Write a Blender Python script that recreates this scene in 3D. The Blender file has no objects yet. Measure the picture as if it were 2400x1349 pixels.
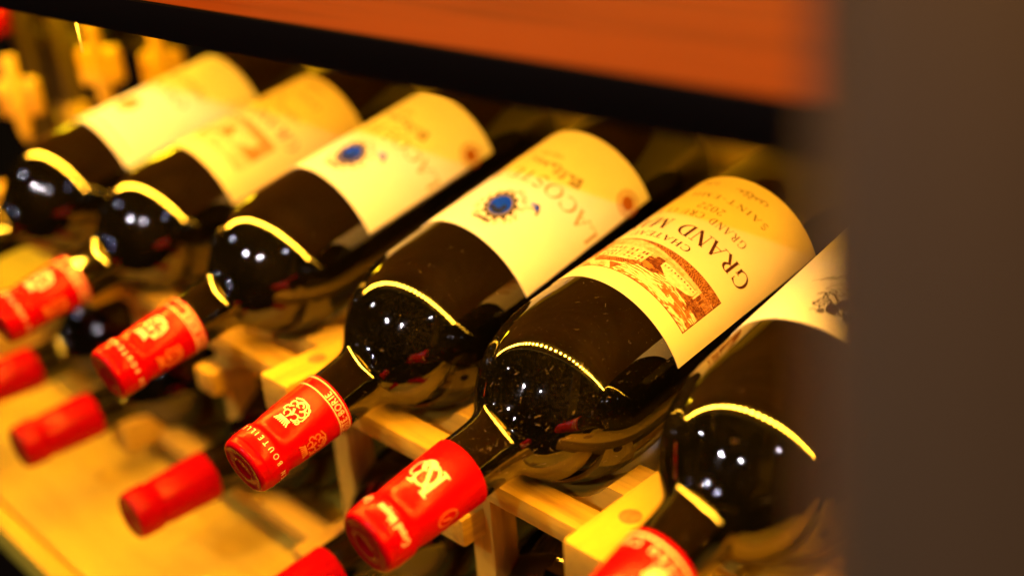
import bpy, bmesh, math, random
from mathutils import Vector, Matrix
random.seed(7)
MM = 0.001
SC = bpy.context.scene
COL = SC.collection

# ------------------------------------------------------------------ camera
RIGHT = Vector((0.711948, 0.699299, -0.064118))
DOWN = Vector((0.259898, -0.347216, -0.901052))
FWD = Vector((-0.652367, 0.624838, -0.428946))
CAMPOS = Vector((349.2606, -172.5955, 243.1595))
cam = bpy.data.cameras.new('camera')
cam.sensor_width = 36.0
cam.lens = 2607.3 / 2400 * 36
cam.clip_start = 0.005
cam.clip_end = 50
cam.dof.use_dof = True
cam.dof.focus_distance = 0.437
cam.dof.aperture_fstop = 2.75
camo = bpy.data.objects.new('camera', cam)
COL.objects.link(camo)
camo.matrix_world = Matrix.Translation(CAMPOS * MM) @ Matrix((RIGHT, -DOWN, -FWD)).transposed().to_4x4()
SC.camera = camo

# ------------------------------------------------------------------ world, light, exposure
SC.view_settings.view_transform = 'Standard'
SC.view_settings.look = 'None'
SC.view_settings.exposure = 0.0
SC.view_settings.gamma = 1.0
SC.view_settings.use_curve_mapping = False
SC.render.engine = 'CYCLES'
SC.cycles.use_denoising = True
SC.cycles.max_bounces = 8
SC.cycles.sample_clamp_indirect = 6.0
world = bpy.data.worlds.new('World')
SC.world = world
world.use_nodes = True
bg = world.node_tree.nodes['Background']
bg.inputs[0].default_value = (1.0, 0.62, 0.30, 1)
bg.inputs[1].default_value = 0.004

def lamp(name, kind, loc, energy, color, size=0.02, size_y=None, target=None, spot=None):
    l = bpy.data.lights.new(name, kind)
    l.energy = energy
    l.color = color
    if kind == 'AREA':
        l.shape = 'RECTANGLE' if size_y else 'SQUARE'
        l.size = size
        if size_y:
            l.size_y = size_y
    else:
        l.shadow_soft_size = size
    if kind == 'SPOT' and spot:
        l.spot_size = math.radians(spot)
        l.spot_blend = 0.6
    o = bpy.data.objects.new(name, l)
    COL.objects.link(o)
    o.location = Vector(loc) * MM
    if target is not None:
        o.rotation_euler = (Vector(target) - Vector(loc)).to_track_quat('-Z', 'Y').to_euler()
    return o

AMBER = (1.0, 0.47, 0.035)
# the light strip of the shelf above this one
lamp('upper_strip_lamp', 'AREA', (60, -40, 520), 3.2, (1.0, 0.36, 0.006), 1.2, 0.03, (60, 60, 0))
# added area lamp, brightens the blurred brackets at the far left
lamp('bracket_fill_lamp', 'AREA', (-560, 190, 150), 1.5, (1.0, 0.64, 0.008), 0.25, 0.01, (-560, 230, 0))
# cool ceiling spotlights of the room (small, they sparkle in the glass)
for k, (x, y, z, e) in enumerate([(-330, -1350, 1080, 15), (-1300, -800, 950, 4), (420, -1300, 1000, 14), (1150, -650, 1100, 3), (-230, -1250, 960, 9)]):
    lamp('ceiling_spotlight', 'POINT', (x, y, z), e, (1.0, 0.88, 0.95), 0.008)

# ------------------------------------------------------------------ helpers
def tag(o, label=None, cat=None, group=None, kind=None):
    if label: o['label'] = label
    if cat: o['category'] = cat
    if group: o['group'] = group
    if kind: o['kind'] = kind
    return o

def mesh_obj(name, verts, faces, mat, parent=None, smooth=False, loc=None, mats=None):
    """verts in mm"""
    me = bpy.data.meshes.new(name)
    me.from_pydata([(v[0] * MM, v[1] * MM, v[2] * MM) for v in verts], [], faces)
    me.update()
    if smooth:
        for p in me.polygons:
            p.use_smooth = True
    if mat is not None:
        me.materials.append(mat)
    o = bpy.data.objects.new(name, me)
    COL.objects.link(o)
    if parent is not None:
        o.parent = parent
    if loc is not None:
        o.location = Vector(loc) * MM
    return o

def empty(name, loc=(0, 0, 0), rot=None):
    o = bpy.data.objects.new(name, None)
    COL.objects.link(o)
    o.empty_display_size = 0.02
    if rot is not None:
        o.matrix_world = Matrix.Translation(Vector(loc) * MM) @ rot.to_4x4()
    else:
        o.location = Vector(loc) * MM
    return o

def from_bm(name, bm, mat, parent=None, smooth=False, loc=None):
    me = bpy.data.meshes.new(name)
    for v in bm.verts:
        v.co *= MM
    bmesh.ops.recalc_face_normals(bm, faces=bm.faces)
    bm.to_mesh(me)
    bm.free()
    for p in me.polygons:
        p.use_smooth = smooth
    me.materials.append(mat)
    o = bpy.data.objects.new(name, me)
    COL.objects.link(o)
    if parent is not None:
        o.parent = parent
    if loc is not None:
        o.location = Vector(loc) * MM
    return o

def box(name, size, loc, mat, parent=None, bevel=1.2, seg=2, rotz=0.0):
    bm = bmesh.new()
    bmesh.ops.create_cube(bm, size=1)
    for v in bm.verts:
        v.co = Vector((v.co.x * size[0], v.co.y * size[1], v.co.z * size[2]))
    if bevel:
        bmesh.ops.bevel(bm, geom=bm.edges[:], offset=bevel, segments=seg, profile=0.6, affect='EDGES')
    o = from_bm(name, bm, mat, parent, smooth=False, loc=loc)
    for p in o.data.polygons:
        p.use_smooth = True
    try:
        o.data.set_sharp_from_angle(angle=math.radians(40))
    except Exception:
        pass
    if rotz:
        o.rotation_euler = (0, 0, rotz)
    return o

def lathe(name, prof, mat, parent, seg=96, close_start=True, close_end=True, L=0.0, smooth=True):
    """prof: list of (t, r); local z = L - t"""
    verts, faces = [], []
    rings = []
    for t, r in prof:
        if r < 1e-6:
            rings.append([len(verts)])
            verts.append((0, 0, L - t))
        else:
            ids = []
            for k in range(seg):
                a = 2 * math.pi * k / seg
                ids.append(len(verts))
                verts.append((r * math.sin(a), -r * math.cos(a), L - t))
            rings.append(ids)
    for A, B in zip(rings[:-1], rings[1:]):
        for k in range(seg):
            k2 = (k + 1) % seg
            if len(A) == 1:
                faces.append((A[0], B[k2], B[k]))
            elif len(B) == 1:
                faces.append((A[k], A[k2], B[0]))
            else:
                faces.append((A[k], A[k2], B[k2], B[k]))
    bm = bmesh.new()
    vs = [bm.verts.new(v) for v in verts]
    for f in faces:
        bm.faces.new([vs[i] for i in f])
    return from_bm(name, bm, mat, parent, smooth=smooth)

def spline(prof, n=5):
    """Catmull-Rom through profile points"""
    out = []
    P = [prof[0]] + prof + [prof[-1]]
    for i in range(1, len(P) - 2):
        p0, p1, p2, p3 = P[i - 1], P[i], P[i + 1], P[i + 2]
        for k in range(n):
            u = k / n
            q = []
            for c in (0, 1):
                q.append(0.5 * (2 * p1[c] + (p2[c] - p0[c]) * u + (2 * p0[c] - 5 * p1[c] + 4 * p2[c] - p3[c]) * u * u + (3 * p1[c] - p0[c] - 3 * p2[c] + p3[c]) * u ** 3))
            out.append(tuple(q))
    out.append(prof[-1])
    return out

# ------------------------------------------------------------------ materials
def principled(name, base=(0.5, 0.5, 0.5), rough=0.5, metal=0.0, spec=0.5, coat=0.0, coat_rough=0.05):
    m = bpy.data.materials.new(name)
    m.use_nodes = True
    b = m.node_tree.nodes['Principled BSDF']
    b.inputs['Base Color'].default_value = (*base, 1)
    b.inputs['Roughness'].default_value = rough
    b.inputs['Metallic'].default_value = metal
    b.inputs['Specular IOR Level'].default_value = spec
    b.inputs['Coat Weight'].default_value = coat
    b.inputs['Coat Roughness'].default_value = coat_rough
    return m, m.node_tree, b

def node(nt, typ, **kw):
    n = nt.nodes.new(typ)
    for k, v in kw.items():
        setattr(n, k, v)
    return n

def add_bump(nt, b, height, strength, dist=0.0005):
    bp = node(nt, 'ShaderNodeBump')
    bp.inputs['Strength'].default_value = strength
    bp.inputs['Distance'].default_value = dist
    nt.links.new(height, bp.inputs['Height'])
    nt.links.new(bp.outputs['Normal'], b.inputs['Normal'])
    return bp

def noise(nt, vec, scale, detail=4, rough=0.55):
    n = node(nt, 'ShaderNodeTexNoise')
    n.inputs['Scale'].default_value = scale
    n.inputs['Detail'].default_value = detail
    n.inputs['Roughness'].default_value = rough
    if vec is not None:
        nt.links.new(vec, n.inputs['Vector'])
    return n

def ramp(nt, fac, stops):
    r = node(nt, 'ShaderNodeValToRGB')
    el = r.color_ramp.elements
    while len(el) > 1:
        el.remove(el[-1])
    el[0].position = stops[0][0]
    el[0].color = (*stops[0][1], 1)
    for p, c in stops[1:]:
        e = el.new(p)
        e.color = (*c, 1)
    nt.links.new(fac, r.inputs['Fac'])
    return r

def wood(name, c1, c2, stretch, scale=30, rough=0.5, spec=0.4, bump=0.25):
    """grain runs along the axis whose stretch is small"""
    m, nt, b = principled(name, c1, rough, spec=spec)
    tc = node(nt, 'ShaderNodeTexCoord')
    oi = node(nt, 'ShaderNodeObjectInfo')
    add = node(nt, 'ShaderNodeVectorMath', operation='ADD')
    nt.links.new(tc.outputs['Object'], add.inputs[0])
    nt.links.new(oi.outputs['Random'], add.inputs[1])
    mp = node(nt, 'ShaderNodeMapping')
    mp.inputs['Scale'].default_value = stretch
    nt.links.new(add.outputs[0], mp.inputs['Vector'])
    n1 = noise(nt, mp.outputs[0], scale, 6, 0.6)
    wv = node(nt, 'ShaderNodeTexNoise')
    wv.inputs['Scale'].default_value = scale * 5
    wv.inputs['Detail'].default_value = 3
    nt.links.new(mp.outputs[0], wv.inputs['Vector'])
    mx = node(nt, 'ShaderNodeMix')
    mx.data_type = 'FLOAT'
    mx.inputs[0].default_value = 0.35
    nt.links.new(n1.outputs['Fac'], mx.inputs[2])
    nt.links.new(wv.outputs['Fac'], mx.inputs[3])
    r = ramp(nt, mx.outputs[0], [(0.30, c2), (0.52, c1), (0.72, tuple(min(1, c * 1.12) for c in c1))])
    nt.links.new(r.outputs[0], b.inputs['Base Color'])
    add_bump(nt, b, mx.outputs[0], bump, 0.0006)
    return m

PINE = (0.70, 0.45, 0.04)
PINE_D = (0.32, 0.15, 0.015)
M_pine_y = wood('pine_grain_depth', PINE, PINE_D, (1, 0.12, 1), 55)
M_pine_x = wood('pine_grain_row', PINE, PINE_D, (0.12, 1, 1), 55)
M_pine_z = wood('pine_grain_upright', PINE, PINE_D, (1, 1, 0.12), 55)
M_unlit_wood = wood('unlit_wood', (0.06, 0.036, 0.006), (0.035, 0.02, 0.004), (1, 1, 0.12), 40)  # far-left wood kept very dark: the uprights' lack of light is in the colour
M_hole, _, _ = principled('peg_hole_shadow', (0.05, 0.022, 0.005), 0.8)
M_plug = wood('dowel_plug_wood', (0.36, 0.19, 0.04), (0.24, 0.11, 0.02), (1, 1, 1), 300, bump=0.8)
M_shelf = wood('cherry_shelf_wood', (0.42, 0.088, 0.006), (0.20, 0.036, 0.002), (0.10, 1, 1), 22, rough=0.42)
M_base = wood('base_board_wood', (0.85, 0.64, 0.05), (0.70, 0.48, 0.03), (0.15, 1, 1), 18)
M_black, _, _ = principled('black_metal_edge', (0.003, 0.002, 0.0015), 0.5, spec=0.12)
M_under = wood('shelf_underside_wood', (0.34, 0.165, 0.045), (0.24, 0.11, 0.025), (0.1, 1, 1), 22)
M_alu, _, _ = principled('aluminium_profile', (0.75, 0.72, 0.65), 0.35, metal=1.0)
M_wall = wood('back_panel', (0.55, 0.48, 0.10), (0.45, 0.38, 0.07), (0.2, 1, 1), 12, rough=0.7)
M_ledge = wood('back_ledge_wood', (0.75, 0.60, 0.12), (0.6, 0.48, 0.09), (0.1, 1, 1), 30)
M_dark, _, _ = principled('dark_cabinet', (0.012, 0.006, 0.002), 0.8, spec=0.1)
M_post = wood('dark_door_post', (0.085, 0.068, 0.040), (0.068, 0.054, 0.031), (1, 1, 0.1), 20, rough=0.55)

def emission(name, col, strength):
    m = bpy.data.materials.new(name)
    m.use_nodes = True
    nt = m.node_tree
    nt.nodes.clear()
    e = node(nt, 'ShaderNodeEmission')
    e.inputs[0].default_value = (*col, 1)
    e.inputs[1].default_value = strength
    o = node(nt, 'ShaderNodeOutputMaterial')
    nt.links.new(e.outputs[0], o.inputs[0])
    return m
M_led = emission('led_glow', (1.0, 0.44, 0.020), 980.0)
M_phos = emission('strip_glow', (1.0, 0.52, 0.08), 1.1)

# dark bottle glass: black green body, sharp gloss, faint moulding waviness, dusty film
M_glass, nt, b = principled('dark_bottle_glass', (0.010, 0.009, 0.0025), 0.03, spec=1.0)
tc = node(nt, 'ShaderNodeTexCoord')
nz = noise(nt, tc.outputs['Object'], 22, 3)
add_bump(nt, b, nz.outputs['Fac'], 0.10, 0.0012)
nz2 = noise(nt, tc.outputs['Object'], 900, 2)
nz3 = noise(nt, tc.outputs['Object'], 30, 3)
mul = node(nt, 'ShaderNodeMath', operation='MULTIPLY')
nt.links.new(nz2.outputs['Fac'], mul.inputs[0]); nt.links.new(nz3.outputs['Fac'], mul.inputs[1])
r = ramp(nt, mul.outputs[0], [(0.25, (0.03,) * 3), (0.5, (0.13,) * 3)])
nt.links.new(r.outputs[0], b.inputs['Roughness'])
r2 = ramp(nt, mul.outputs[0], [(0.26, (0.0016, 0.0014, 0.0004)), (0.5, (0.012, 0.009, 0.004))])
nt.links.new(r2.outputs[0], b.inputs['Base Color'])

def foil(name, base):
    m, nt, b = principled(name, base, 0.20, metal=0.0, spec=0.10)
    tc = node(nt, 'ShaderNodeTexCoord')
    mp = node(nt, 'ShaderNodeMapping')
    mp.inputs['Scale'].default_value = (1, 1, 0.35)
    nt.links.new(tc.outputs['Object'], mp.inputs['Vector'])
    n1 = noise(nt, mp.outputs[0], 160, 3)
    n2 = noise(nt, tc.outputs['Object'], 700, 2)
    mx = node(nt, 'ShaderNodeMath', operation='MULTIPLY_ADD')
    mx.inputs[1].default_value = 0.25
    nt.links.new(n2.outputs['Fac'], mx.inputs[0]); nt.links.new(n1.outputs['Fac'], mx.inputs[2])
    add_bump(nt, b, mx.outputs[0], 0.30, 0.0005)
    return m
M_red = foil('red_capsule_foil', (0.52, 0.0010, 0.0045))
M_redface = foil('red_capsule_end_foil', (0.36, 0.001, 0.003))
M_gold, _, _ = principled('gold_foil_print', (0.95, 0.78, 0.55), 0.35, spec=0.6)
M_goldr, _, _ = principled('dull_gold_print', (0.80, 0.24, 0.05), 0.4)

def paper(name, base):
    m, nt, b = principled(name, base, 0.62, spec=0.25)
    tc = node(nt, 'ShaderNodeTexCoord')
    n1 = noise(nt, tc.outputs['Object'], 1500, 3)
    n2 = noise(nt, tc.outputs['Object'], 60, 3)
    r = ramp(nt, n2.outputs['Fac'], [(0.3, tuple(c * 0.95 for c in base)), (0.7, base)])
    nt.links.new(r.outputs[0], b.inputs['Base Color'])
    add_bump(nt, b, n1.outputs['Fac'], 0.12, 0.0002)
    return m
M_white = paper('white_label_paper', (0.92, 0.90, 0.90))
M_cream = paper('cream_label_paper', (0.84, 0.72, 0.40))
def ink(name, c, rough=0.6):
    return principled(name, c, rough, spec=0.2)[0]
M_ink = ink('dark_brown_ink', (0.06, 0.012, 0.006))
M_ink2 = ink('grey_brown_ink', (0.17, 0.11, 0.05))
M_inkl = ink('ochre_ink', (0.38, 0.23, 0.06))
M_blue = ink('blue_ink', (0.0, 0.045, 1.0))
M_navy = ink('navy_ink', (0.012, 0.02, 0.08))
M_blackink = ink('black_ink', (0.02, 0.012, 0.006))
M_grey = ink('grey_ink', (0.22, 0.19, 0.15))
M_seal = ink('seal_brown_ink', (0.42, 0.13, 0.025))
M_dust, _, _ = principled('dust_specks', (0.75, 0.55, 0.32), 0.9)
# picture print: ink tone is stored per face corner
M_pic, nt, b = principled('engraving_print', (0.5, 0.4, 0.3), 0.62, spec=0.2)
at_ = node(nt, 'ShaderNodeAttribute')
at_.attribute_name = 'print'
nt.links.new(at_.outputs['Color'], b.inputs['Base Color'])

# ------------------------------------------------------------------ stroke lettering (2D, unit cap height)
class Ink:
    """collects flat polygons in label space (s to the right, v up), later wrapped on the bottle"""
    def __init__(self):
        self.v = []; self.f = []
    def stroke(self, pts, w0, w1=None, step=0.8, wf=None):
        w1 = w0 if w1 is None else w1
        P = [pts[0]]
        for a, c in zip(pts[:-1], pts[1:]):
            d = math.hypot(c[0] - a[0], c[1] - a[1])
            n = max(1, int(math.ceil(d / step)))
            for k in range(1, n + 1):
                P.append((a[0] + (c[0] - a[0]) * k / n, a[1] + (c[1] - a[1]) * k / n))
        n = len(P)
        base = len(self.v)
        for i, p in enumerate(P):
            q0, q1 = P[max(0, i - 1)], P[min(n - 1, i + 1)]
            dx, dy = q1[0] - q0[0], q1[1] - q0[1]
            L = math.hypot(dx, dy) or 1
            u = i / max(1, n - 1)
            w = (wf(u) if wf else w0 + (w1 - w0) * u) / 2
            nx, ny = -dy / L * w, dx / L * w
            self.v += [(p[0] + nx, p[1] + ny), (p[0] - nx, p[1] - ny)]
        for i in range(n - 1):
            a = base + 2 * i
            self.f.append((a, a + 1, a + 3, a + 2))
    def disc(self, cx, cy, rx, ry, rot=0.0, rings=4, seg=28, r0=0.0, wob=0.0, wn=9):
        base = len(self.v)
        c, s = math.cos(rot), math.sin(rot)
        for j in range(rings + 1):
            rr = r0 + (1 - r0) * j / rings
            for k in range(seg):
                a = 2 * math.pi * k / seg
                g = rr * (1 + (wob * math.sin(wn * a) if j == rings else 0))
                x, y = rx * g * math.cos(a), ry * g * math.sin(a)
                self.v.append((cx + x * c - y * s, cy + x * s + y * c))
        for j in range(rings):
            for k in range(seg):
                k2 = (k + 1) % seg
                a, b_ = base + j * seg, base + (j + 1) * seg
                self.f.append((a + k, b_ + k, b_ + k2, a + k2))
    def rect(self, x0, y0, x1, y1, step=1.5):
        n = max(1, int((x1 - x0) / step) + 1)
        base = len(self.v)
        for i in range(n + 1):
            x = x0 + (x1 - x0) * i / n
            self.v += [(x, y0), (x, y1)]
        for i in range(n):
            a = base + 2 * i
            self.f.append((a, a + 2, a + 3, a + 1))
    def quad(self, pts):
        base = len(self.v)
        self.v += pts
        self.f.append(tuple(range(base, base + len(pts))))

def glyph(ch, sans=False):
    T, t = (0.13, 0.13) if sans else (0.165, 0.05)
    S = []
    def l(x0, y0, x1, y1, w): S.append(('l', x0, y0, x1, y1, w))
    def arc(cx, cy, rx, ry, a0, a1, wa=None, wb=None): S.append(('a', cx, cy, rx, ry, a0, a1, T if wa is None else wa, t if wb is None else wb))
    def sf(x, y, w=0.13):
        if not sans: l(x - w, y + (0.02 if y < .5 else -.02), x + w, y + (0.02 if y < .5 else -.02), 0.045)
    def stem(x, w=None, top=True, bot=True):
        l(x, 0, x, 1, T if w is None else w)
        if top: sf(x, 1)
        if bot: sf(x, 0)
    adv = 0.8
    if ch == 'A':
        l(0.06, 0, 0.42, 1, t); l(0.40, 1, 0.76, 0, T); l(0.2, 0.33, 0.62, 0.33, t); sf(0.06, 0); sf(0.76, 0); adv = 0.86
    elif ch == 'B':
        stem(0.14); arc(0.2, 0.75, 0.3, 0.24, -90, 90); arc(0.2, 0.26, 0.36, 0.25, -90, 90); adv = 0.7
    elif ch == 'C':
        arc(0.48, 0.5, 0.40, 0.49, 48, 312); adv = 0.86
        if not sans: l(0.77, 0.68, 0.77, 0.97, t)
    elif ch == 'D':
        stem(0.14); arc(0.2, 0.5, 0.5, 0.48, -90, 90); adv = 0.86
    elif ch == 'E':
        stem(0.14); l(0.14, 0.975, 0.56, 0.975, t); l(0.14, 0.025, 0.6, 0.025, t); l(0.14, 0.52, 0.46, 0.52, t); adv = 0.68
        if not sans: l(0.56, 0.8, 0.56, 1, t); l(0.6, 0, 0.6, 0.22, t)
    elif ch == 'G':
        arc(0.48, 0.5, 0.40, 0.49, 48, 325); l(0.78, 0.05, 0.78, 0.44, T * 0.9); sf(0.78, 0.46); adv = 0.95
        if not sans: l(0.77, 0.68, 0.77, 0.97, t)
    elif ch == 'H':
        stem(0.14); stem(0.68); l(0.14, 0.52, 0.68, 0.52, t); adv = 0.85
    elif ch == 'I':
        stem(0.16); adv = 0.34
    elif ch == 'L':
        stem(0.14); l(0.14, 0.025, 0.6, 0.025, t); adv = 0.66
        if not sans: l(0.6, 0, 0.6, 0.24, t)
    elif ch == 'M':
        stem(0.10, t if not sans else None); stem(0.86); l(0.10, 1, 0.48, 0.05, T); l(0.48, 0.05, 0.86, 1, t); adv = 1.0
    elif ch == 'N':
        stem(0.10, t if not sans else None); stem(0.72, t if not sans else None, bot=False); l(0.10, 1, 0.72, 0.0, T); adv = 0.86
    elif ch == 'O':
        arc(0.48, 0.5, 0.40, 0.49, 0, 360); adv = 0.96
    elif ch == 'R':
        stem(0.14); arc(0.2, 0.74, 0.32, 0.25, -90, 90); l(0.34, 0.5, 0.70, 0.0, T); sf(0.72, 0, 0.08); adv = 0.80
    elif ch == 'S':
        arc(0.32, 0.74, 0.23, 0.25, 30, 270, t, T * 0.9); arc(0.32, 0.26, 0.26, 0.25, -150, 90, t, T * 0.9); adv = 0.64
    elif ch == 'T':
        stem(0.38, top=False); l(0.04, 0.975, 0.72, 0.975, t); adv = 0.76
        if not sans: l(0.04, 0.8, 0.04, 1, t); l(0.72, 0.8, 0.72, 1, t)
    elif ch == 'U':
        l(0.14, 1, 0.14, 0.3, T); l(0.66, 1, 0.66, 0.3, t); arc(0.40, 0.31, 0.26, 0.29, 180, 360, t, t); sf(0.14, 1); sf(0.66, 1); adv = 0.82
    elif ch == 'Y':
        l(0.04, 1, 0.38, 0.48, T); l(0.72, 1, 0.38, 0.48, t); l(0.38, 0, 0.38, 0.5, T); sf(0.38, 0); sf(0.06, 1, 0.1); sf(0.7, 1, 0.1); adv = 0.76
    elif ch == '-':
        l(0.06, 0.42, 0.36, 0.42, 0.08); adv = 0.42
    elif ch == '0':
        arc(0.34, 0.5, 0.26, 0.49, 0, 360); adv = 0.68
    elif ch == '2':
        arc(0.32, 0.72, 0.22, 0.27, -20, 170, T * 0.9, t); l(0.52, 0.62, 0.1, 0.03, t * 1.6); l(0.08, 0.04, 0.56, 0.04, T * 0.8); adv = 0.66
    elif ch == 'a':
        arc(0.28, 0.28, 0.22, 0.26, 0, 360, T, T); l(0.5, 0, 0.5, 0.56, T); adv = 0.64
    elif ch == 'd':
        arc(0.28, 0.28, 0.22, 0.26, 0, 360, T, T); l(0.5, 0, 0.5, 1, T); adv = 0.64
    elif ch == 'e':
        arc(0.28, 0.28, 0.22, 0.26, 0, 310, T, T); l(0.08, 0.28, 0.5, 0.28, T * 0.8); adv = 0.6
    elif ch == 'n':
        l(0.1, 0, 0.1, 0.56, T); arc(0.29, 0.34, 0.19, 0.2, 0, 180, T, T); l(0.48, 0, 0.48, 0.34, T); adv = 0.62
    elif ch == 'r':
        l(0.1, 0, 0.1, 0.56, T); arc(0.3, 0.32, 0.19, 0.2, 60, 180, T, T); adv = 0.44
    elif ch == 'y':
        l(0.06, 0.56, 0.28, 0.02, T); l(0.5, 0.56, 0.2, -0.25, T); adv = 0.58
    elif ch == ' ':
        adv = 0.42
    return S, adv

def text(ik, s, x0, y0, h, width=None, sans=False, track=0.06, bold=1.0, center=None):
    """writes s with its baseline start at x0,y0 and cap height h; width fits it"""
    tot = sum(glyph(c, sans)[1] + track for c in s) - track
    k = (width / tot) if width else h
    x = x0 if center is None else center - tot * k / 2
    for c in s:
        S, adv = glyph(c, sans)
        for g in S:
            if g[0] == 'l':
                _, a0, b0, a1, b1, w = g
                ik.stroke([(x + a0 * k, y0 + b0 * h), (x + a1 * k, y0 + b1 * h)], w * (k + h) / 2 * bold, step=1.2)
            else:
                _, cx, cy, rx, ry, A0, A1, wa, wb = g
                n = max(8, int(abs(A1 - A0) / 14))
                pts = [(x + (cx + rx * math.cos(math.radians(A0 + (A1 - A0) * i / n))) * k, y0 + (cy + ry * math.sin(math.radians(A0 + (A1 - A0) * i / n))) * h) for i in range(n + 1)]
                def wf(u, A0=A0, A1=A1, wa=wa, wb=wb):
                    c_ = abs(math.cos(math.radians(A0 + (A1 - A0) * u)))
                    return (wb + (wa - wb) * c_ ** 1.6) * (k + h) / 2 * bold
                ik.stroke(pts, 0, 0, step=5, wf=wf)
        x += (adv + track) * k
    return x

def script(ik, x0, x1, y, h, seed, w=0.35, loops=9):
    rnd = random.Random(seed)
    pts = []
    n = loops * 12
    hs = [rnd.choice([0.45, 0.5, 0.6, 1.0, 0.5]) for _ in range(loops + 1)]
    for i in range(n + 1):
        u = i / n
        ph = u * loops * 2 * math.pi
        hh = hs[int(u * loops)] * h
        pts.append((x0 + (x1 - x0) * u + 0.30 * h * math.cos(ph), y + hh * 0.5 * (1 + math.sin(ph)) - 0.15 * h * math.sin(ph * 0.31)))
    ik.stroke(pts, w, step=0.6, wf=lambda u: w * (0.6 + 0.5 * abs(math.sin(u * loops * 3.1))))

# ------------------------------------------------------------------ bottles
LEN = 279.0
R_BODY = 38.2
GLASS = [(45.0, 13.25), (56, 13.45), (62, 13.9), (66, 15.0), (69.5, 17.3), (74, 21.8), (79.5, 26.8), (86, 31.2), (93.5, 34.7), (102, 37.0), (111, 38.0), (120, 38.2)]
CAPS = [(0.9, 0), (0.9, 4.4), (0.6, 4.9), (0.05, 5.1), (0.0, 5.6), (0.35, 6.2), (0.35, 9.4), (0.0, 9.9), (0.0, 11.0), (0.35, 11.7), (1.2, 12.4), (2.0, 12.75), (2.5, 12.35), (3.2, 12.95), (3.8, 12.6), (4.5, 13.15), (5.2, 13.2), (11.6, 13.25), (12.6, 13.1), (13.4, 12.55), (14.6, 12.35), (17, 12.55), (20, 12.9), (30, 13.35), (45.6, 13.95), (46.2, 13.95), (46.25, 13.4)]
def r_caps(t):
    P = [(5.2, 13.2), (11.6, 13.25), (12.6, 13.1), (13.4, 12.55), (14.6, 12.35), (17, 12.55), (20, 12.9), (30, 13.35), (46.2, 13.95)]
    for a, c in zip(P[:-1], P[1:]):
        if a[0] <= t <= c[0]:
            return a[1] + (c[1] - a[1]) * (t - a[0]) / (c[0] - a[0])
    return 13.2

SHARED = {}
def wrap_label(name, ik, mat, parent, off, R=R_BODY):
    vs = []
    for s, v in ik.v:
        a = s / (R + 0.4)
        r = R + off
        vs.append((r * math.sin(a), -r * math.cos(a), v))
    return mesh_obj(name, vs, ik.f, mat, parent)

def wrap_caps(name, ik, mat, parent, off=0.10):
    """ink space on the capsule: s = arc length at r 13.5, v = -t"""
    vs = []
    for s, v in ik.v:
        t = -v
        r = r_caps(t) + off
        a = s / 13.5
        vs.append((r * math.sin(a), -r * math.cos(a), LEN - t))
    return mesh_obj(name, vs, ik.f, mat, parent)

def label_patch(parent, t0, t1, ang, mat, tilt=0.0, off=0.12, thick=0.22):
    """paper sheet glued on the body, with thickness and slightly rounded corners"""
    R = R_BODY + off
    n, mrows = 48, 10
    bm = bmesh.new()
    grid = []
    for j in range(mrows + 1):
        v = j / mrows
        row = []
        for i in range(n + 1):
            u = i / n
            a = math.radians(-ang + 2 * ang * u)
            t = t0 + (t1 - t0) * v + tilt * (u - 0.5)
            # round the corners a little
            cu = min(u, 1 - u) * 2 * math.radians(ang) * R
            cv = min(v, 1 - v) * (t1 - t0)
            row.append(bm.verts.new((R * math.sin(a), -R * math.cos(a), LEN - t)))
        grid.append(row)
    for j in range(mrows):
        for i in range(n):
            bm.faces.new((grid[j][i], grid[j][i + 1], grid[j + 1][i + 1], grid[j + 1][i]))
    bmesh.ops.recalc_face_normals(bm, faces=bm.faces)
    geo = bmesh.ops.extrude_face_region(bm, geom=bm.faces[:])
    for v in geo['geom']:
        if isinstance(v, bmesh.types.BMVert):
            d = Vector((v.co.x, v.co.y, 0)).normalized()
            v.co += d * thick
    o = from_bm('label', bm, mat, parent, smooth=True)
    try:
        o.data.set_sharp_from_angle(angle=math.radians(40))
    except Exception:
        pass
    return o

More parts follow.
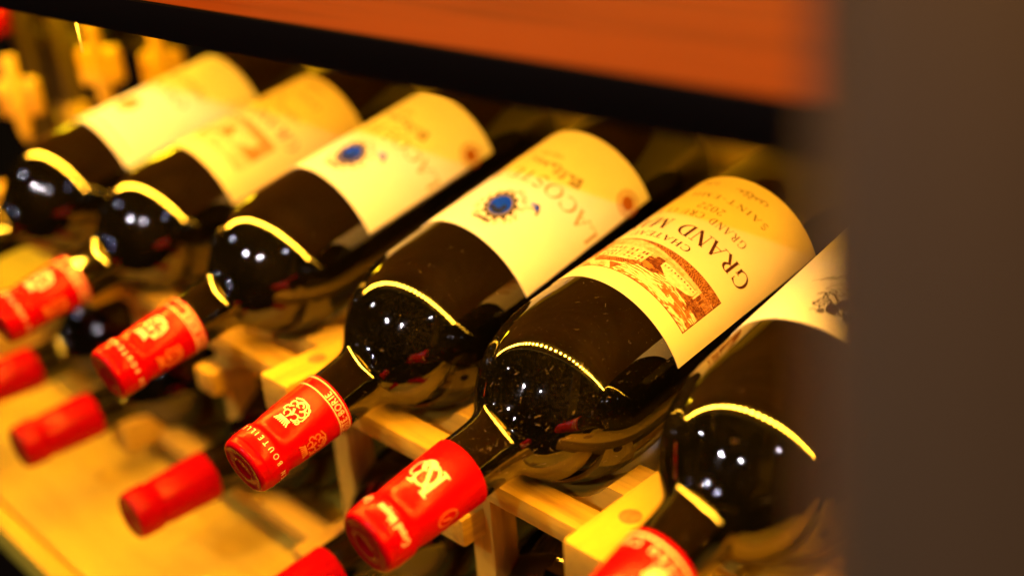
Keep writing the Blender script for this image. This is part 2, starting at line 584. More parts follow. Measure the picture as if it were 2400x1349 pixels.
def make_bottle(origin, axis, label, group, spin=0.0, face_text=True):
    a = Vector(axis).normalized()
    u = a.cross(Vector((0, 0, 1))).normalized()
    w = u.cross(a)
    X, Z = -u, -a
    Y = Z.cross(X)
    rot = Matrix((X, Y, Z)).transposed()
    base = Vector(origin) + a * LEN
    root = empty('wine_bottle', base, rot)
    tag(root, label, 'wine bottle', group)
    if 'glass' not in SHARED:
        prof = spline(GLASS, 5) + [(150, 38.2), (200, 38.2), (LEN - 10, 38.2), (LEN - 5, 37.6), (LEN - 1.5, 35.5), (LEN, 32), (LEN - .5, 29), (LEN - 8, 24), (LEN - 16, 14), (LEN - 19, 0)]
        g = lathe('glass', [(44.9, 0)] + prof, M_glass, root, 128, L=LEN)
        c = lathe('capsule', CAPS, M_red, root, 96, L=LEN)
        c.data.materials.append(M_redface)
        for p in c.data.polygons:
            if p.center.length and math.hypot(p.center.x, p.center.y) < 0.0111:
                p.material_index = 1
        SHARED['glass'], SHARED['caps'] = g.data, c.data
        # embossed lettering ring of the capsule end
        e = Ink()
        emb_v, emb_f = [], []
        for k in range(22):
            A = 2 * math.pi * k / 22
            kind = k % 5
            ikk = Ink()
            S = {0: [[(-.5, 0), (-.5, 1.7)], [(-.5, 1.7), (.5, .1)], [(.5, .1), (.5, 1.7)]], 1: [[(-.5, 0), (0, 1.7), (.5, 0)]], 2: [[(-.5, .1), (-.5, 1.7), (.4, 1.4), (-.5, .9), (.5, 0)]], 3: [[(0, 0), (0, 1.7)], [(-.5, 1.65), (.5, 1.65)]], 4: [[(.4, 1.5), (-.3, 1.4), (.3, .5), (-.4, .2)]]}[kind]
            for s_ in S:
                ikk.stroke(s_, 0.34, step=1.0)
            b0 = len(emb_v)
            for x, y in ikk.v:
                rr = 6.9 + y
                aa = A + x / rr
                emb_v.append((rr * math.sin(aa), -rr * math.cos(aa), LEN - 0.35 + 0.22))
            emb_f += [tuple(i + b0 for i in f) for f in ikk.f]
        eo = mesh_obj('embossing', emb_v, emb_f, M_red, c)
        SHARED['emb'] = eo.data
    else:
        for nm, key in (('glass', 'glass'), ('capsule', 'caps')):
            o = bpy.data.objects.new(nm, SHARED[key]); COL.objects.link(o); o.parent = root
            if nm == 'capsule':
                c = o
        eo = bpy.data.objects.new('embossing', SHARED['emb']); COL.objects.link(eo); eo.parent = c
    return root, c

def deg(theta):
    """theta to the right seen from the front of the rack -> arc length on the capsule"""
    return -math.radians(theta) * 13.5

def emblem(ik, cx, cy, h, seed=3):
    """curly rampant beast over a shell: mane scrolls, body, legs, tail, fringe"""
    rnd = random.Random(seed)
    def P(x, y): return (cx - x * h, cy - y * h)
    # head and mane scrolls
    for (x, y, r, a0, a1) in [(0.05, 0.30, 0.20, -60, 230), (0.02, 0.30, 0.11, 0, 300), (-0.22, 0.22, 0.12, 40, 330), (0.27, 0.12, 0.13, -120, 170), (0.30, 0.36, 0.10, -160, 120), (-0.28, -0.02, 0.11, 60, 350), (0.18, -0.12, 0.14, -100, 190), (-0.12, -0.16, 0.13, 0, 270), (0.36, -0.16, 0.09, -90, 180)]:
        pts = [P(x + r * math.cos(math.radians(a0 + (a1 - a0) * i / 14)) * (1 - 0.25 * i / 14), y + r * math.sin(math.radians(a0 + (a1 - a0) * i / 14)) * (1 - 0.25 * i / 14)) for i in range(15)]
        ik.stroke(pts, 0.055 * h, 0.03 * h, step=0.5)
    ik.stroke([P(-0.35, 0.42), P(-0.1, 0.52), P(0.2, 0.50), P(0.42, 0.30), P(0.46, 0.0), P(0.30, -0.28)], 0.05 * h, 0.035 * h, step=0.5)
    ik.stroke([P(-0.05, 0.1), P(0.05, -0.05), P(-0.02, -0.3)], 0.09 * h, 0.04 * h, step=0.5)
    # shell / fringe below
    for k in range(7):
        x = -0.32 + 0.1 * k
        ik.stroke([P(x * 0.6, -0.36), P(x, -0.56)], 0.05 * h, step=0.5)
    ik.stroke([P(-0.26, -0.36), P(0.24, -0.36)], 0.07 * h, step=0.5)

def caps_print_lion(c):
    # two gold rings and the band of lettering between
    for t in (40.3, 45.0):
        ik = Ink()
        ik.stroke([(13.5 * (-math.pi + 2 * math.pi * i / 90), -t) for i in range(91)], 0.42, step=9)
        wrap_caps('gold_ring', ik, M_gold, c)
    for (txt, v, h, wd, tr, bo, ce) in (('LACOSTE-BORIE', -44.0, 2.9, 30, 0.10, 1.15, -23.4), ('MIS EN BOUTEILLE AU CHATEAU', -10.9, 2.2, 82, 0.55, 1.3, 0.0)):
        ik = Ink()
        text(ik, txt, 0, v, h, width=wd, sans=True, track=tr, bold=bo, center=ce)
        wrap_caps('lettering', ik, M_gold, c)
    for (th, t, h, m_) in ((24, 27.0, 12.5, M_gold), (100, 26.5, 11.5, M_goldr), (-60, 26.5, 11.5, M_goldr)):
        ik = Ink()
        emblem(ik, deg(th), -t, h, 3)
        wrap_caps('emblem', ik, m_, c)

def caps_print_mono(c):
    ik = Ink()
    # interlaced serif monogram, its upright running along the neck
    cx, cy = deg(18), -29.0
    def W(x, y):   # rotate the monogram a quarter turn on the capsule
        return (cx + x, cy + y)
    for pts, w in [
        ([W(-4.6, -5.5), W(-4.6, 6.2)], 1.15), ([W(-6.4, 6.2), W(-2.8, 6.2)], .75), ([W(-6.4, -5.5), W(-2.8, -5.5)], .75),
        ([W(-4.4, 6.0), W(3.2, -6.6)], 1.35), ([W(3.2, -6.6), W(3.2, 5.2)], .7), ([W(1.6, 5.2), W(4.9, 5.2)], .7)]:
        ik.stroke(pts, w, step=0.6)
    pts = [W(0.2 + 4.2 * math.cos(math.radians(q)), -0.4 + 4.9 * math.sin(math.radians(q))) for q in range(40, 300, 12)]
    ik.stroke(pts, 0.7, 1.1, step=3)
    pts = [W(2.4 + 2.6 * math.cos(math.radians(q)), -3.9 + 2.4 * math.sin(math.radians(q))) for q in range(-150, 120, 15)]
    ik.stroke(pts, 0.8, 1.0, step=3)
    ik.disc(*W(-2.2, 2.5), 1.0, 1.0)
    ik.disc(*W(0.1, -4.6), 1.0, 1.0)
    pts = [W(5.3 + 2.1 * math.cos(math.radians(q)), -0.8 + 3.6 * math.sin(math.radians(q))) for q in range(0, 361, 15)]
    ik.stroke(pts, 0.55, step=3)
    wrap_caps('monogram', ik, M_gold, c)
    for th in (47, -52):
        ik = Ink()
        text(ik, 'Grand Mayne', 0, -10.2, 3.3, width=18.5, sans=True, track=0.12, bold=1.5, center=deg(th))
        wrap_caps('lettering', ik, M_gold, c)
    ik = Ink()
    q0 = deg(97)
    ik.stroke([(q0 + 3.0 * math.cos(math.radians(q)), -27.5 + 4.2 * math.sin(math.radians(q))) for q in range(0, 361, 15)], 0.5, step=3)
    ik.stroke([(q0 - 1, -29), (q0 + .6, -25)], 0.6)
    wrap_caps('emblem', ik, M_goldr, c)

def caps_print_ring(c):
    ik = Ink()
    for t in (43.6,):
        ik.stroke([(13.5 * (-math.pi + 2 * math.pi * i / 90), -t) for i in range(91)], 0.9, step=9)
    wrap_caps('gold_ring', ik, M_gold, c)
    ik = Ink()
    text(ik, 'CHATEAU CHATEAU CHATEAU', 0, -41.3, 2.6, width=80, sans=True, track=0.5, bold=1.7, center=deg(60))
    wrap_caps('lettering', ik, M_gold, c)
    ik = Ink()
    emblem(ik, deg(42), -32.0, 11, 8)
    ik.disc(deg(42), -32.0, 3.6, 4.4, wob=0.12)
    wrap_caps('emblem', ik, M_gold, c)

# ---- label art
def Lv(t): return LEN - t

def engraving(parent, s0, s1, t0, t1, nx=330, ny=104, seed=1, tone=1.0):
    """a small brown engraving of a country house, vineyard in front and a cloudy sky; tone per cell"""
    rnd = random.Random(seed)
    import numpy as np
    U, V = np.meshgrid((np.arange(nx) + .5) / nx, (np.arange(ny) + .5) / ny)   # V 0 bottom 1 top
    rs = np.random.RandomState(seed)
    def fbm(fx, fy, oct=4):
        out = np.zeros_like(U); amp = 1; tot = 0
        for o in range(oct):
            gx, gy = int(fx * 2 ** o) + 2, int(fy * 2 ** o) + 2
            g = rs.rand(gy + 1, gx + 1)
            x, y = U * (gx - 1), V * (gy - 1)
            xi, yi = x.astype(int), y.astype(int)
            xf, yf = x - xi, y - yi
            xf = xf * xf * (3 - 2 * xf); yf = yf * yf * (3 - 2 * yf)
            v = (g[yi, xi] * (1 - xf) + g[yi, xi + 1] * xf) * (1 - yf) + (g[yi + 1, xi] * (1 - xf) + g[yi + 1, xi + 1] * xf) * yf
            out += amp * v; tot += amp; amp *= 0.55
        return out / tot
    K = np.zeros_like(U)          # ink density
    # sky: long engraved wavy lines with open clouds
    n1, n2, n3 = fbm(5, 3), fbm(9, 12), fbm(14, 5)
    lines = 0.5 + 0.5 * np.sin((V * 17 + 5.0 * n1 + 1.2 * U) * 2 * math.pi)
    cloud = np.clip((n3 - 0.44) * 6, 0, 1)
    K = np.where(V > 0.42, np.clip((lines - 0.42) * 1.7, 0, 1) * (0.80 - 0.68 * cloud) * (0.35 + 0.65 * np.clip(1.25 - U, 0, 1)), K)
    K = np.maximum(K, np.where(V > 0.93, 0.5 * np.clip((np.sin((U * 60 + 9 * n2) * 2) + 0.4), 0, 1), 0))
    K = np.maximum(K, np.where((V > 0.42) & (n2 > 0.62) & (n1 > 0.5), 0.6, 0))
    # ground
    gr = V <= 0.42
    K = np.where(gr, 0.10 + 0.22 * (0.5 + 0.5 * np.sin((V * 30 + 2 * n1) * 2 * math.pi)) * (n3 > 0.45), K)
    # distant wooded band behind the buildings, textured
    wood_ = (V > 0.40) & (V < 0.42 + 0.20 * np.clip(1 - abs(U - 0.08) / 0.14, 0, 1) + 0.12 * n2)
    K = np.where(wood_ & (U < 0.22), 0.45 + 0.5 * (np.sin(U * 900 * 0.22 + 40 * n2) * np.sin(V * 150 + 30 * n1) > -0.2), K)
    # dark trees beside the long building
    tr = ((U - 0.385) / 0.10) ** 2 + ((V - 0.50) / 0.17) ** 2 + 1.0 * (n2 - 0.5)
    K = np.where(tr < 0.85, 0.55 + 0.45 * (n3 + n2 > 0.85), K)
    tr2 = ((U - 0.16) / 0.055) ** 2 + ((V - 0.49) / 0.11) ** 2 + 1.0 * (n2 - 0.5)
    K = np.where(tr2 < 0.8, 0.85, K)
    def poly(pts, tone, pat=None):
        nonlocal K
        inside = np.zeros_like(U, bool)
        j = len(pts) - 1
        for i in range(len(pts)):
            xi, yi = pts[i]; xj, yj = pts[j]
            cond = ((yi > V) != (yj > V)) & (U < (xj - xi) * (V - yi) / (yj - yi + 1e-9) + xi)
            inside ^= cond
            j = i
        K = np.where(inside, tone if pat is None else pat, K)
    # long white outbuilding with a row of dots, dark gable, low walls
    poly([(0.115, 0.32), (0.335, 0.30), (0.335, 0.42), (0.25, 0.60), (0.14, 0.50), (0.115, 0.43)], 0.02)
    for k in range(10):
        x = 0.128 + 0.0215 * k
        K = np.where(((U - x) / 0.0042) ** 2 + ((V - 0.355) / 0.020) ** 2 < 1, 0.9, K)
    poly([(0.335, 0.27), (0.385, 0.27), (0.40, 0.46), (0.345, 0.46)], 0.92)
    poly([(0.06, 0.27), (0.10, 0.27), (0.10, 0.40), (0.06, 0.40)], 0.92)
    for x in (0.05, 0.072, 0.10, 0.118):
        poly([(x, 0.24), (x + 0.008, 0.24), (x + 0.008, 0.44), (x, 0.44)], 0.05)
    # the house: wings, roofs, windows
    poly([(0.42, 0.24), (0.70, 0.22), (0.70, 0.62), (0.42, 0.60)], 0.05)
    poly([(0.41, 0.58), (0.71, 0.60), (0.69, 0.74), (0.44, 0.72)], 0.55 + 0.3 * lines)
    poly([(0.48, 0.22), (0.56, 0.22), (0.56, 0.82), (0.52, 0.94), (0.48, 0.82)], 0.06)
    poly([(0.475, 0.80), (0.565, 0.80), (0.52, 0.97)], 0.8)
    for (a0, a1) in ((0.43, 0.475), (0.49, 0.55), (0.575, 0.69)):
        n = 2 if a1 - a0 < 0.07 else 4
        for k in range(n):
            x = a0 + (a1 - a0) * (k + 0.5) / n
            for y in (0.30, 0.43, 0.53):
                poly([(x - 0.006, y), (x + 0.006, y), (x + 0.006, y + 0.065), (x - 0.006, y + 0.065)], 0.85)
    # barn with a tiled roof to the right
    poly([(0.44, 0.55), (0.60, 0.82), (0.66, 0.80), (0.72, 0.60)], 0.05)
    poly([(0.455, 0.62), (0.62, 0.66), (0.66, 0.80), (0.50, 0.76)], 0.62 + 0.25 * (np.sin((U * 1.2 + V * .4) * 330) > 0))
    poly([(0.62, 0.62), (0.70, 0.60), (0.68, 0.80), (0.655, 0.80)], 0.7)
    # more hills to the far right
    K = np.where((U > 0.72) & (V < 0.42 + 0.2 * n1 + 0.1), 0.35 + 0.4 * (np.sin(V * 190 + 40 * n1) > 0), K)
    # vines in front: rows of small clumps
    vt = 0.16 + 0.06 * np.sin(U * 7 + 1.0) - 0.10 * np.clip((U - 0.35) * 3, 0, 1)
    clump = (np.sin(U * 420 + 30 * n2 + V * 90) * np.sin(V * 170 + 24 * n1) > -0.15)
    K = np.where(V < vt, np.where(clump, 0.92, 0.42), K)
    K = np.where((V >= vt) & (V < vt + 0.07), 0.12, K)
    # hatching on the left edge
    K = np.where((U < 0.10) & (V > 0.22) & (V < 0.62), np.maximum(K, 0.35 + 0.55 * (np.sin((V * 1.0 + U * 3.5) * 210 + 14 * n2) > 0)), K)
    # border
    K = np.where((U < 0.006) | (V < 0.012) | (V > 0.985), 0.95, K)
    K = np.clip(np.clip(K, 0, 1) ** 0.72 + (fbm(60, 20, 2) - 0.5) * 0.34, 0, 1)
    paper_c = np.array([0.84, 0.72, 0.40]); ink_c = np.array([0.11, 0.022, 0.006]); mid_c = np.array([0.50, 0.21, 0.035])
    K = K * tone
    k3 = K[..., None]
    C = np.where(k3 < 0.5, paper_c + (mid_c - paper_c) * (k3 * 2), mid_c + (ink_c - mid_c) * (k3 * 2 - 1))
    R = R_BODY + 0.40
    vs, fs = [], []
    for j in range(ny + 1):
        t = t1 + (t0 - t1) * j / ny
        for i in range(nx + 1):
            a = (s0 + (s1 - s0) * i / nx) / (R_BODY + 0.4)
            vs.append((R * math.sin(a), -R * math.cos(a), LEN - t))
    for j in range(ny):
        for i in range(nx):
            p = j * (nx + 1) + i
            fs.append((p, p + 1, p + nx + 2, p + nx + 1))
    o = mesh_obj('picture', vs, fs, M_pic, parent, smooth=True)
    ca = o.data.color_attributes.new('print', 'FLOAT_COLOR', 'CORNER')
    buf = np.ones((len(fs), 4, 4), dtype=np.float32)
    buf[:, :, :3] = C.reshape(-1, 1, 3)
    ca.data.foreach_set('color', buf.ravel())
    return o

def label_house(root, sharp=True):
    lb = label_patch(root, 130.0, 226.5, 75.5, M_cream, tilt=0.0)
    if sharp:
        engraving(lb, -40.5, 40.5, 138.8, 164.0)
    else:
        engraving(lb, -36, 36, 142, 170, 160, 60, 4, 0.62)
    ik = Ink()
    text(ik, 'CHATEAU', 0, Lv(171.2), 3.7, width=31, center=0, track=0.14, bold=1.15)
    text(ik, 'GRAND MAYNE', 0, Lv(183.4), 8.4, width=82, center=-0.5, track=0.10)
    wrap_label('lettering', ik, M_ink, lb, 0.42)
    ik = Ink()
    text(ik, 'GRAND CRU CLASSE', 0, Lv(193.6), 4.4, width=57, center=0, track=0.22)
    text(ik, '2022', 0, Lv(200.8), 4.4, width=13, center=-4.5, track=0.16)
    text(ik, 'SAINT-EMILION', 0, Lv(209.6), 3.4, width=56, center=0, track=0.25)
    script(ik, -20, -5, Lv(219), 4.0, 4, 0.40, 6)
    script(ik, 6, 16, Lv(220), 3.0, 9, 0.3, 5)
    wrap_label('lettering', ik, M_ink2, lb, 0.42)
    return lb

def label_crest(root):
    lb = label_patch(root, 134.5, 224.5, 76 if True else 70, M_white)
    # armorial crest: blue oval in a toothed frame, mantling, ribbon
    ox, ov = -8.8, Lv(156.4)
    ik = Ink()
    ik.disc(ox, ov, 7.4, 9.6, 0.35, rings=3, seg=72, r0=0.80, wob=0.10, wn=12)
    ik.stroke([(ox - 4, ov + 11.6), (ox + 5.5, ov + 12.8)], 1.8, 1.2)
    ik.stroke([(ox - 15, ov - 8.6), (ox - 12.6, ov - 12.4), (ox - 10, ov - 11)], 1.3, 0.7)
    for k in range(9):
        ik.stroke([(ox - 3.8 + k, ov + 11.9 + 0.1 * k), (ox - 4.2 + 1.1 * k, ov + 13.6)], 0.3)
    wrap_label('crest_frame', ik, M_blackink, lb, 0.40)
    ik = Ink()
    ik.disc(ox, ov, 6.2, 8.2, 0.35, rings=2, seg=40, r0=0.78)
    ik.stroke([(ox - 10.5, ov - 8.5), (ox - 14, ov - 9.5), (ox - 15.5, ov - 7.0)], 0.9, 1.3)
    wrap_label('crest_band', ik, M_grey, lb, 0.46)
    ik = Ink()
    ik.disc(ox, ov, 5.2, 6.9, 0.35, rings=3, seg=36)
    ik.stroke([(ox - 9.5, ov - 10.5), (ox - 12.8, ov - 11.2), (ox - 13.5, ov - 9.0)], 1.3, 1.8)
    wrap_label('crest_field', ik, M_blue, lb, 0.50)
    ik = Ink()
    ik.disc(ox - 1.6, ov + 4.0, 2.8, 1.9, 0.4, rings=2)
    ik.disc(ox + 2.0, ov + 3.2, 1.7, 1.5, 0.2, rings=2)
    ik.disc(ox - 2.6, ov + 0.6, 1.3, 1.9, 0.2, rings=2)
    wrap_label('crest_charge', ik, M_navy, lb, 0.54)
    ik = Ink()
    rnd = random.Random(5)
    for k in range(26):
        an = 2 * math.pi * k / 26
        rx, ry = 8.6 + rnd.uniform(-1, 2.6), 11.2 + rnd.uniform(-1, 2.0)
        c0 = (ox + rx * math.cos(an), ov + ry * math.sin(an))
        pts = [(c0[0] + 1.5 * (1 - q / 16) * math.cos(an + q * .45), c0[1] + 1.5 * (1 - q / 16) * math.sin(an + q * .45)) for q in range(13)]
        ik.stroke(pts, 0.5, 0.3, step=0.6)
    wrap_label('mantling', ik, M_inkl, lb, 0.38)
    ik = Ink()
    for k in range(15):
        an = 2 * math.pi * (k + .3) / 15
        rx, ry = 9.6 + rnd.uniform(-.6, 1.6), 12.4 + rnd.uniform(-.6, 1.2)
        c0 = (ox + rx * math.cos(an), ov + ry * math.sin(an))
        ik.stroke([(c0[0] + (1.1 + .5 * rnd.random()) * (1 - q / 18) * math.cos(an + 2 + q * .5), c0[1] + 1.3 * (1 - q / 18) * math.sin(an + 2 + q * .5)) for q in range(11)], 0.55, 0.25, step=0.6)
    wrap_label('mantling', ik, M_ink2, lb, 0.39)
    ik = Ink()
    text(ik, 'LACOSTE-BORIE', 0, Lv(185.4), 8.6, width=99, center=0.0, track=0.12, bold=0.9)
    text(ik, 'GRAND CRU CLASSE', 0, Lv(203), 3.2, width=40, center=12, track=0.25)
    wrap_label('lettering', ik, M_inkl, lb, 0.42)
    ik = Ink()
    text(ik, 'T', 0, Lv(185.4), 8.6, width=0.01, center=200)
    ik = Ink()
    script(ik, -25, 6, Lv(195.5), 5.5, 11, 0.7, 8)
    ik.stroke([(-26, Lv(191)), (-24, Lv(197)), (-21, Lv(190)), (-25, Lv(192))], 0.9)
    wrap_label('script_lettering', ik, M_ink2, lb, 0.44)
    ik = Ink()
    for r_ in (6.6, 5.2):
        ik.disc(-46, Lv(210.5), r_, r_, r0=0.93, rings=1)
    ik.disc(-46, Lv(210.5), 3.9, 3.9, wob=0.1, wn=7)
    for k in range(20):
        an = k * math.pi / 10
        ik.disc(-46 + 5.9 * math.cos(an), Lv(210.5) + 5.9 * math.sin(an), 0.45, 0.45, rings=1, seg=8)
    wrap_label('seal', ik, M_seal, lb, 0.42)
    return lb

def label_frame(root):
    lb = label_patch(root, 131.0, 230.0, 70, M_white)
    ik = Ink()
    ik.rect(-40, Lv(137), 40, Lv(136))
    ik.disc(-6, Lv(160), 8, 7, wob=0.08)
    text(ik, 'CHATEAU', 0, Lv(187), 6, width=56, center=-2, bold=1.3)
    text(ik, 'GRAND CRU CLASSE', 0, Lv(201), 5, width=60, center=-2, bold=1.3)
    wrap_label('lettering', ik, M_inkl, lb, 0.42)
    return lb

def label_rider(root):
    lb = label_patch(root, 134.0, 232, 76, M_white)
    ik = Ink()
    # thin signature
    for pts in [[(13, Lv(160)), (6, Lv(164)), (10, Lv(160)), (2, Lv(166)), (7, Lv(161)), (-1, Lv(165))],
                [(5, Lv(158.5)), (4, Lv(159.3))],
                [(4.8, Lv(155)), (3, Lv(159)), (-3, Lv(162)), (-9, Lv(163)), (-4, Lv(158)), (4.6, Lv(155.2))],
                [(-9, Lv(158)), (-13, Lv(160)), (-20, Lv(158)), (-26, Lv(163))]]:
        ik.stroke(pts, 0.28, step=0.6)
    wrap_label('signature', ik, M_blackink, lb, 0.42)
    ik = Ink()
    # prancing beast in black: head, mane, chest, legs, cart behind
    def blob(x, t, rx, ry, rot=0.0): ik.disc(x, Lv(t), rx, ry, rot, rings=3, seg=22, wob=0.06, wn=5)
    blob(-3.4, 145.2, 2.2, 3.2, 0.5); blob(-0.6, 142.4, 1.5, 1.1, 0.3); blob(-6.2, 149.5, 3.2, 3.0, 0.2); blob(-11, 150.5, 4.6, 2.6, 0.1)
    blob(-16, 148, 3.2, 2.5); blob(-20.5, 149.5, 4, 3.0); blob(-12, 154.5, 6, 1.5, 0.15); blob(-20, 155, 5, 2.4)
    for pts, w in [([(-2.4, Lv(147.5)), (0.5, Lv(150)), (3.2, Lv(149.2)), (3.5, Lv(147))], 0.9), ([(-3, Lv(150)), (0.5, Lv(153.5)), (4.2, Lv(153)), (5.8, Lv(151.2))], 1.0), ([(1.4, Lv(151)), (3.4, Lv(152.4)), (2.0, Lv(153.6)), (0.4, Lv(152.6))], 0.8),
                   ([(-7, Lv(146)), (-9.4, Lv(142.5)), (-12.5, Lv(141.6)), (-11.5, Lv(144))], 1.0), ([(-15, Lv(146)), (-17.5, Lv(142)), (-20, Lv(142))], 1.1), ([(-1.6, Lv(141.6)), (2.4, Lv(142.6)), (3.2, Lv(141.4))], 0.6)]:
        ik.stroke(pts, w, w * 0.6, step=0.6)
    rnd = random.Random(8)
    for k in range(30):
        x0, t0 = rnd.uniform(-24, 3), rnd.uniform(143, 156)
        an = rnd.uniform(0, 6.28)
        ik.stroke([(x0 + 1.9 * (1 - q / 16) * math.cos(an + q * .42), Lv(t0) + 1.5 * (1 - q / 16) * math.sin(an + q * .42)) for q in range(12)], 0.8, 0.35, step=0.6)
    blob(-14, 146, 6, 3.2, 0.2); blob(-22, 152, 7, 4.2, 0.1)
    wrap_label('picture', ik, M_blackink, lb, 0.40)
    return lb

def dust(root, n, seed, tmin=48, tmax=128):
    rnd = random.Random(seed)
    prof = spline(GLASS, 5)
    def rr(t):
        for a, c in zip(prof[:-1], prof[1:]):
            if a[0] <= t <= c[0]:
                return a[1] + (c[1] - a[1]) * (t - a[0]) / max(1e-6, c[0] - a[0])
        return 38.2
    vs, fs = [], []
    for k in range(n):
        t = rnd.uniform(tmin, tmax)
        a = math.radians(rnd.uniform(-150, 60))
        r = rr(t) + 0.03
        sz = abs(rnd.gauss(0, 0.035)) + 0.018
        fibre = rnd.random() < 0.05
        pts = [(0, 0)]
        if fibre:
            an = rnd.uniform(0, 6.28)
            for q in range(3):
                an += rnd.uniform(-0.9, 0.9)
                pts.append((pts[-1][0] + 0.6 * math.cos(an), pts[-1][1] + 0.6 * math.sin(an)))
            w = 0.022
            for p, q in zip(pts[:-1], pts[1:]):
                dx, dy = q[0] - p[0], q[1] - p[1]
                L = math.hypot(dx, dy); nx_, ny_ = -dy / L * w, dx / L * w
                b0 = len(vs)
                for (x, y) in ((p[0] + nx_, p[1] + ny_), (p[0] - nx_, p[1] - ny_), (q[0] - nx_, q[1] - ny_), (q[0] + nx_, q[1] + ny_)):
                    aa = a + x / r; R2 = rr(t + y) + 0.05
                    vs.append((R2 * math.sin(aa), -R2 * math.cos(aa), LEN - t - y))
                fs.append((b0, b0 + 1, b0 + 2, b0 + 3))
        else:
            b0 = len(vs)
            for q in range(5):
                an = 6.28 * q / 5 + rnd.uniform(-.4, .4)
                x, y = sz * math.cos(an), sz * math.sin(an) * rnd.uniform(.5, 1)
                aa = a + x / r; R2 = rr(t + y) + 0.05
                vs.append((R2 * math.sin(aa), -R2 * math.cos(aa), LEN - t - y))
            fs.append(tuple(range(b0, b0 + 5)))
    o = mesh_obj('dust', vs, fs, M_dust, root)
    o['kind'] = 'stuff'

UP = 'bottles lying in the upper row of the rack'
LOW = 'bottles lying in the lower row of the rack'
B = {1: ((-306.5, -18.0, -1.5), (-0.0028, 0.9827, 0.185)), 2: ((-211.06, -5.47, -3.10), (-0.0052, 0.9828, 0.1845)), 3: ((-105.06, 1.85, 0.0), (-0.0036, 0.9813, 0.1926)),
     4: ((0.0, 5.60, -6.65), (-0.0099, 0.9798, 0.1998)), 5: ((82.98, 2.85, -0.61), (0.0245, 0.9897, 0.1412)), 6: ((174.83, 6.55, 0.63), (0.0009, 0.9841, 0.1776))}

# ------------------------------------------------------------------ the setting: wall, base board
wall = box('back_wall', (1100, 20, 700), (100, 322, -20), M_wall, None, 0)
tag(wall, kind='structure')
floor_ = box('base_shelf', (1300, 322, 16), (-150, 148, -147.5), M_base, None, 1.5)
tag(floor_, kind='structure')
lip = box('front_lip', (1300, 11, 20), (0, -168.2, -2.0), M_base, floor_, 1.5)
under = box('cabinet_floor', (1800, 900, 10), (-200, -100, -330), M_dark, None, 0)
tag(under, kind='structure')
ledge = box('back_ledge', (1090, 8, 40), (0, -14.5, 78), M_ledge, wall, 1.0)

# the upper shelf: wooden top, black front edge, light strip under the front
P0, P1 = Vector((-81.8, 35.9, 153.3)), Vector((201, 44.3, 155.2))
SD = (P1 - P0).normalized()
SY = Vector((0, 0, 1)).cross(SD).normalized()
SZ = SD.cross(SY)
srot = Matrix((SD, SY, SZ)).transposed()
sc_ = P0 + SD * 60
shelf = empty('wooden_shelf', sc_, srot)
tag(shelf, 'orange brown wooden shelf with a black front edge above the bottles', 'shelf')
LS = 1300
box('board', (LS, 270, 10), (0, 136.5, 6.4), M_under, shelf, 0)
box('top_veneer', (LS, 270, 1.6), (0, 136.5, 12.3), M_shelf, shelf, 0)
box('front_edge', (LS, 3.0, 13.6), (0, 0, 6.8), M_black, shelf, 0.4)
box('light_lip', (LS, 0.8, 0.55), (0, 1.2, -0.3), M_phos, shelf, 0)
strip = empty('light_strip', sc_, srot)
tag(strip, 'warm yellow light strip under the front edge of the shelf', 'light strip')
box('profile', (LS, 15, 2.0), (0, 16, 0.2), M_alu, strip, 0.2)
LEDS = []
for k in range(66):
    x = -470 + k * 15.0
    if k == 0:
        led = box('led', (5.0, 3.6, 0.8), (x, 16, -1.3), M_led, strip, 0.2, 1)
    else:
        o = bpy.data.objects.new('led', led.data); COL.objects.link(o); o.parent = strip
        o.location = Vector((x, 16, -1.3)) * MM
tie = box('hanging_cord', (0.7, 0.7, 13.0), (-128, 35.5, 146.0), M_alu, None, 0.2)
tag(tie, 'thin pale cord end hanging from the shelf edge at far left', 'cord')

# ------------------------------------------------------------------ the rack
rack = empty('wine_rack', (-50, 70, -139))
tag(rack, 'pale pine wine rack holding two rows of bottles', 'wine rack')
rack_o = Vector((-50, 70, -139))
def rk(name, size, loc, mat, bevel=1.6):
    return box(name, size, Vector(loc) - rack_o, mat, rack, bevel, 2)
HI = [143, -43, -236, -425]
LO = [52, -142, -330]
for tier, dz in ((0, 0.0), (1, -99.0)):
    for x in HI:
        o = rk('depth_bar', (21, 236, 20), (x, 168, -11.5 + dz), M_pine_y, 2.0)
        plug = lathe('dowel_plug', [(0, 0), (0, 4.0), (0.15, 4.35), (1.0, 4.4)], M_plug, o, 32, L=0)
        plug.location = Vector((0, -93, 10.2)) * MM
    for x in (LO if tier == 0 else []):
        rk('depth_bar', (17, 216, 14), (x, 174, -46 + dz), M_pine_y, 2.0)
    rk('neck_rail', (980, 15, 11), (-140, 78, -21 + dz), M_pine_x, 3.0)
    rk('body_rail', (980, 18, 16), (-140, 205, -13 + dz if tier == 0 else -26 + dz), M_pine_x, 2.0)
for x in (-330, -236, -142, -40, 58, 150):
    rk('post', (13, 15, 84), (x, 86, -70 - 0.5), M_pine_z, 1.5)
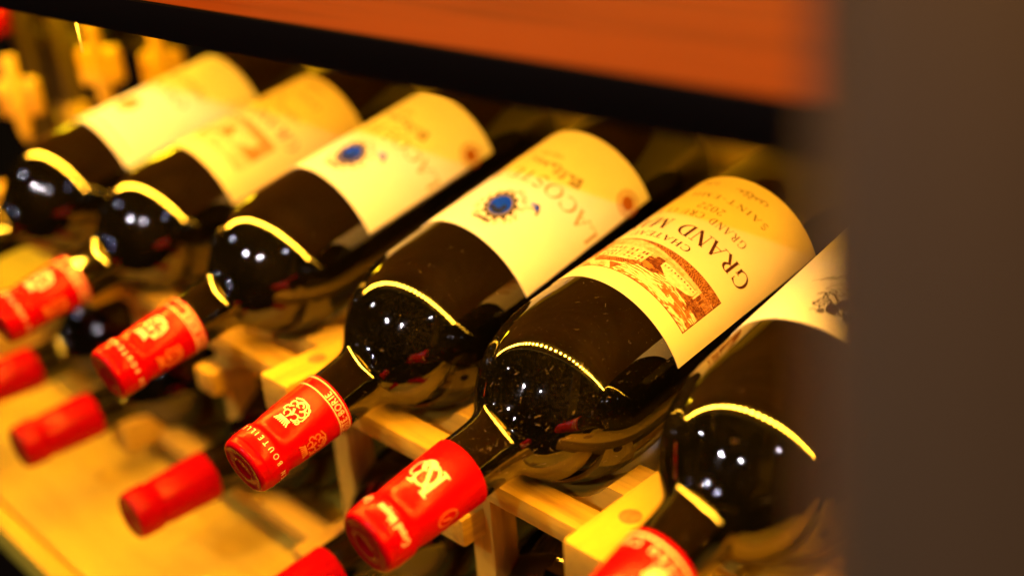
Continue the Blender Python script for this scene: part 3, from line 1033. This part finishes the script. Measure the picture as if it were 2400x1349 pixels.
# scalloped cradle rail: a hollow under every bottle, a peg hole on every crest
XS = [(-400, 15)] + [(B[i][0][0] + B[i][1][0] * 104, B[i][0][2] + B[i][1][2] * 104 - (B[i][0][1] - 0) * B[i][1][2]) for i in range(1, 7)] + [(266, 18)]
cv, cf = [], []
NX = 360
for i in range(NX + 1):
    x = -440 + 745 * i / NX
    zt = -11.0
    for bx_, bz_ in XS:
        d_ = abs(x - bx_)
        if d_ < 39.6:
            zt = min(zt, bz_ - math.sqrt(39.8 ** 2 - d_ * d_))
    for (yy, zz) in ((93.2, -41), (93.2, zt), (113, zt), (113, -41)):
        cv.append((x - rack_o.x, yy - rack_o.y, zz - rack_o.z))
for i in range(NX):
    a_ = 4 * i
    for k in range(4):
        k2 = (k + 1) % 4
        cf.append((a_ + k, a_ + k2, a_ + 4 + k2, a_ + 4 + k))
cf += [(3, 2, 1, 0), (4 * NX, 4 * NX + 1, 4 * NX + 2, 4 * NX + 3)]
cradle = mesh_obj('scalloped_rail', cv, cf, M_pine_x, rack)
for (xa, _), (xb, _) in zip(XS[:-1], XS[1:]):
    hole = lathe('peg_hole', [(0, 0), (0, 3.0), (-0.3, 3.2)], M_hole, cradle, 24, L=0)
    hole.location = Vector(((xa + xb) / 2 - rack_o.x, 102 - rack_o.y, -10.7 - rack_o.z)) * MM
# end upright of the rack at the far left
for (x, y, z0, z1) in ((-524, 192, -139, 190), (-569, 184, -139, 250)):
    o = box('upright', (15, 15, z1 - z0), Vector((x, y, (z0 + z1) / 2)) - rack_o, M_unlit_wood, rack, 2.0)
    if x == -524:
        box('lit_block', (17, 17, 22), Vector((x, y, 6)) - rack_o, M_pine_z, rack, 2.0)  # paler wood stands in for the lit lower end of the dim upright
for (y, z) in ((202, 61), (282, 39)):
    box('cross_bar', (150, 10, 12), Vector((-580, y, z)) - rack_o, M_unlit_wood, rack, 1.5)

# ------------------------------------------------------------------ upper row
r1, c1 = make_bottle(*B[1], 'leftmost blurred bottle of the upper row, white framed label', UP); label_frame(r1); caps_print_lion(c1)
r2, c2 = make_bottle(*B[2], 'second bottle from the left in the upper row, blurred label with a brown house picture', UP); label_house(r2, False); caps_print_lion(c2)
r3, c3 = make_bottle(*B[3], 'third bottle from the left, white label with blurred blue crest', UP); label_crest(r3); caps_print_lion(c3)
r4, c4 = make_bottle(*B[4], 'bottle with sharp gold beast on red capsule and blue crested white label', UP); label_crest(r4); caps_print_lion(c4)
r5, c5 = make_bottle(*B[5], 'dusty bottle with cream label engraved with a house, gold monogram on red capsule', UP); label_house(r5); caps_print_mono(c5)
r6, c6 = make_bottle(*B[6], 'rightmost bottle, white label with a black beast, half hidden by the dark post', UP); label_rider(r6); caps_print_ring(c6)
dust(r5, 1700, 3); dust(r6, 500, 4); dust(r4, 500, 5); dust(r3, 200, 6)

# ------------------------------------------------------------------ lower row
for (x, y, z, lab) in ((-330, -2, -94, 'lower row bottle cut by the left picture edge, plain red capsule'), (-244, -4, -95, 'lower row bottle with plain red capsule, second from the left'),
                       (-132, 6, -95, 'lower row bottle whose red capsule shows alone above the bright board'), (-14, 0, -94, 'lower row bottle with red capsule cut by the bottom picture edge'), (88, 4, -96, 'dark lower row bottle behind the monogram capsule, mostly hidden')):
    rr_, cc_ = make_bottle((x, y, z), (0.0, 1.0, 0.02), lab, LOW)
    label_patch(rr_, 134, 224, 74, M_white)

rn_, cn_ = make_bottle((-595, 147, 79), (0.0, 1.0, 0.04), 'blurred bottle with red capsule cut by the top left corner', None)
# ------------------------------------------------------------------ neighbouring rack section at the far left (blurred)
for k, (x, y, z, lab) in enumerate([(-461, 126, 46, 'leftmost'), (-426, 175, 63, 'middle'), (-393, 206, 58, 'rightmost')]):
    br = empty('rack_bracket', (x, y, z - 22), Matrix.Rotation(math.radians(44), 3, 'Z'))
    tag(br, lab + ' of the three blurred yellow wooden brackets behind the rack', 'bracket', 'blurred brackets at the far left')
    pin = lathe('pin', [(0, 0), (0, 4.4), (0.6, 5.0), (52, 5.0), (58, 3.4), (64, 1.2), (64.5, 0)], M_pine_z, br, 24, L=52)
    box('block', (31, 11, 27), (0, 4, 21), M_pine_x, br, 5.0, 4)
    box('arm', (8, 7, z + 145), (0, 13, 30 - (z + 145) / 2), M_unlit_wood, br, 1.0)

# ------------------------------------------------------------------ dark door post close to the lens
PD = 122.0
pc = CAMPOS + FWD * PD + RIGHT * ((2470 - 1200) / 2607.3 * PD) + DOWN * 0
rot = Matrix((RIGHT, FWD, -DOWN)).transposed()
post = empty('door_post', pc + DOWN * 120, rot)
tag(post, 'dark brown door post, out of focus along the right side', 'door post')
box('stile', (48.0, 12, 320), (0, 6, 120), M_post, post, 1.5)
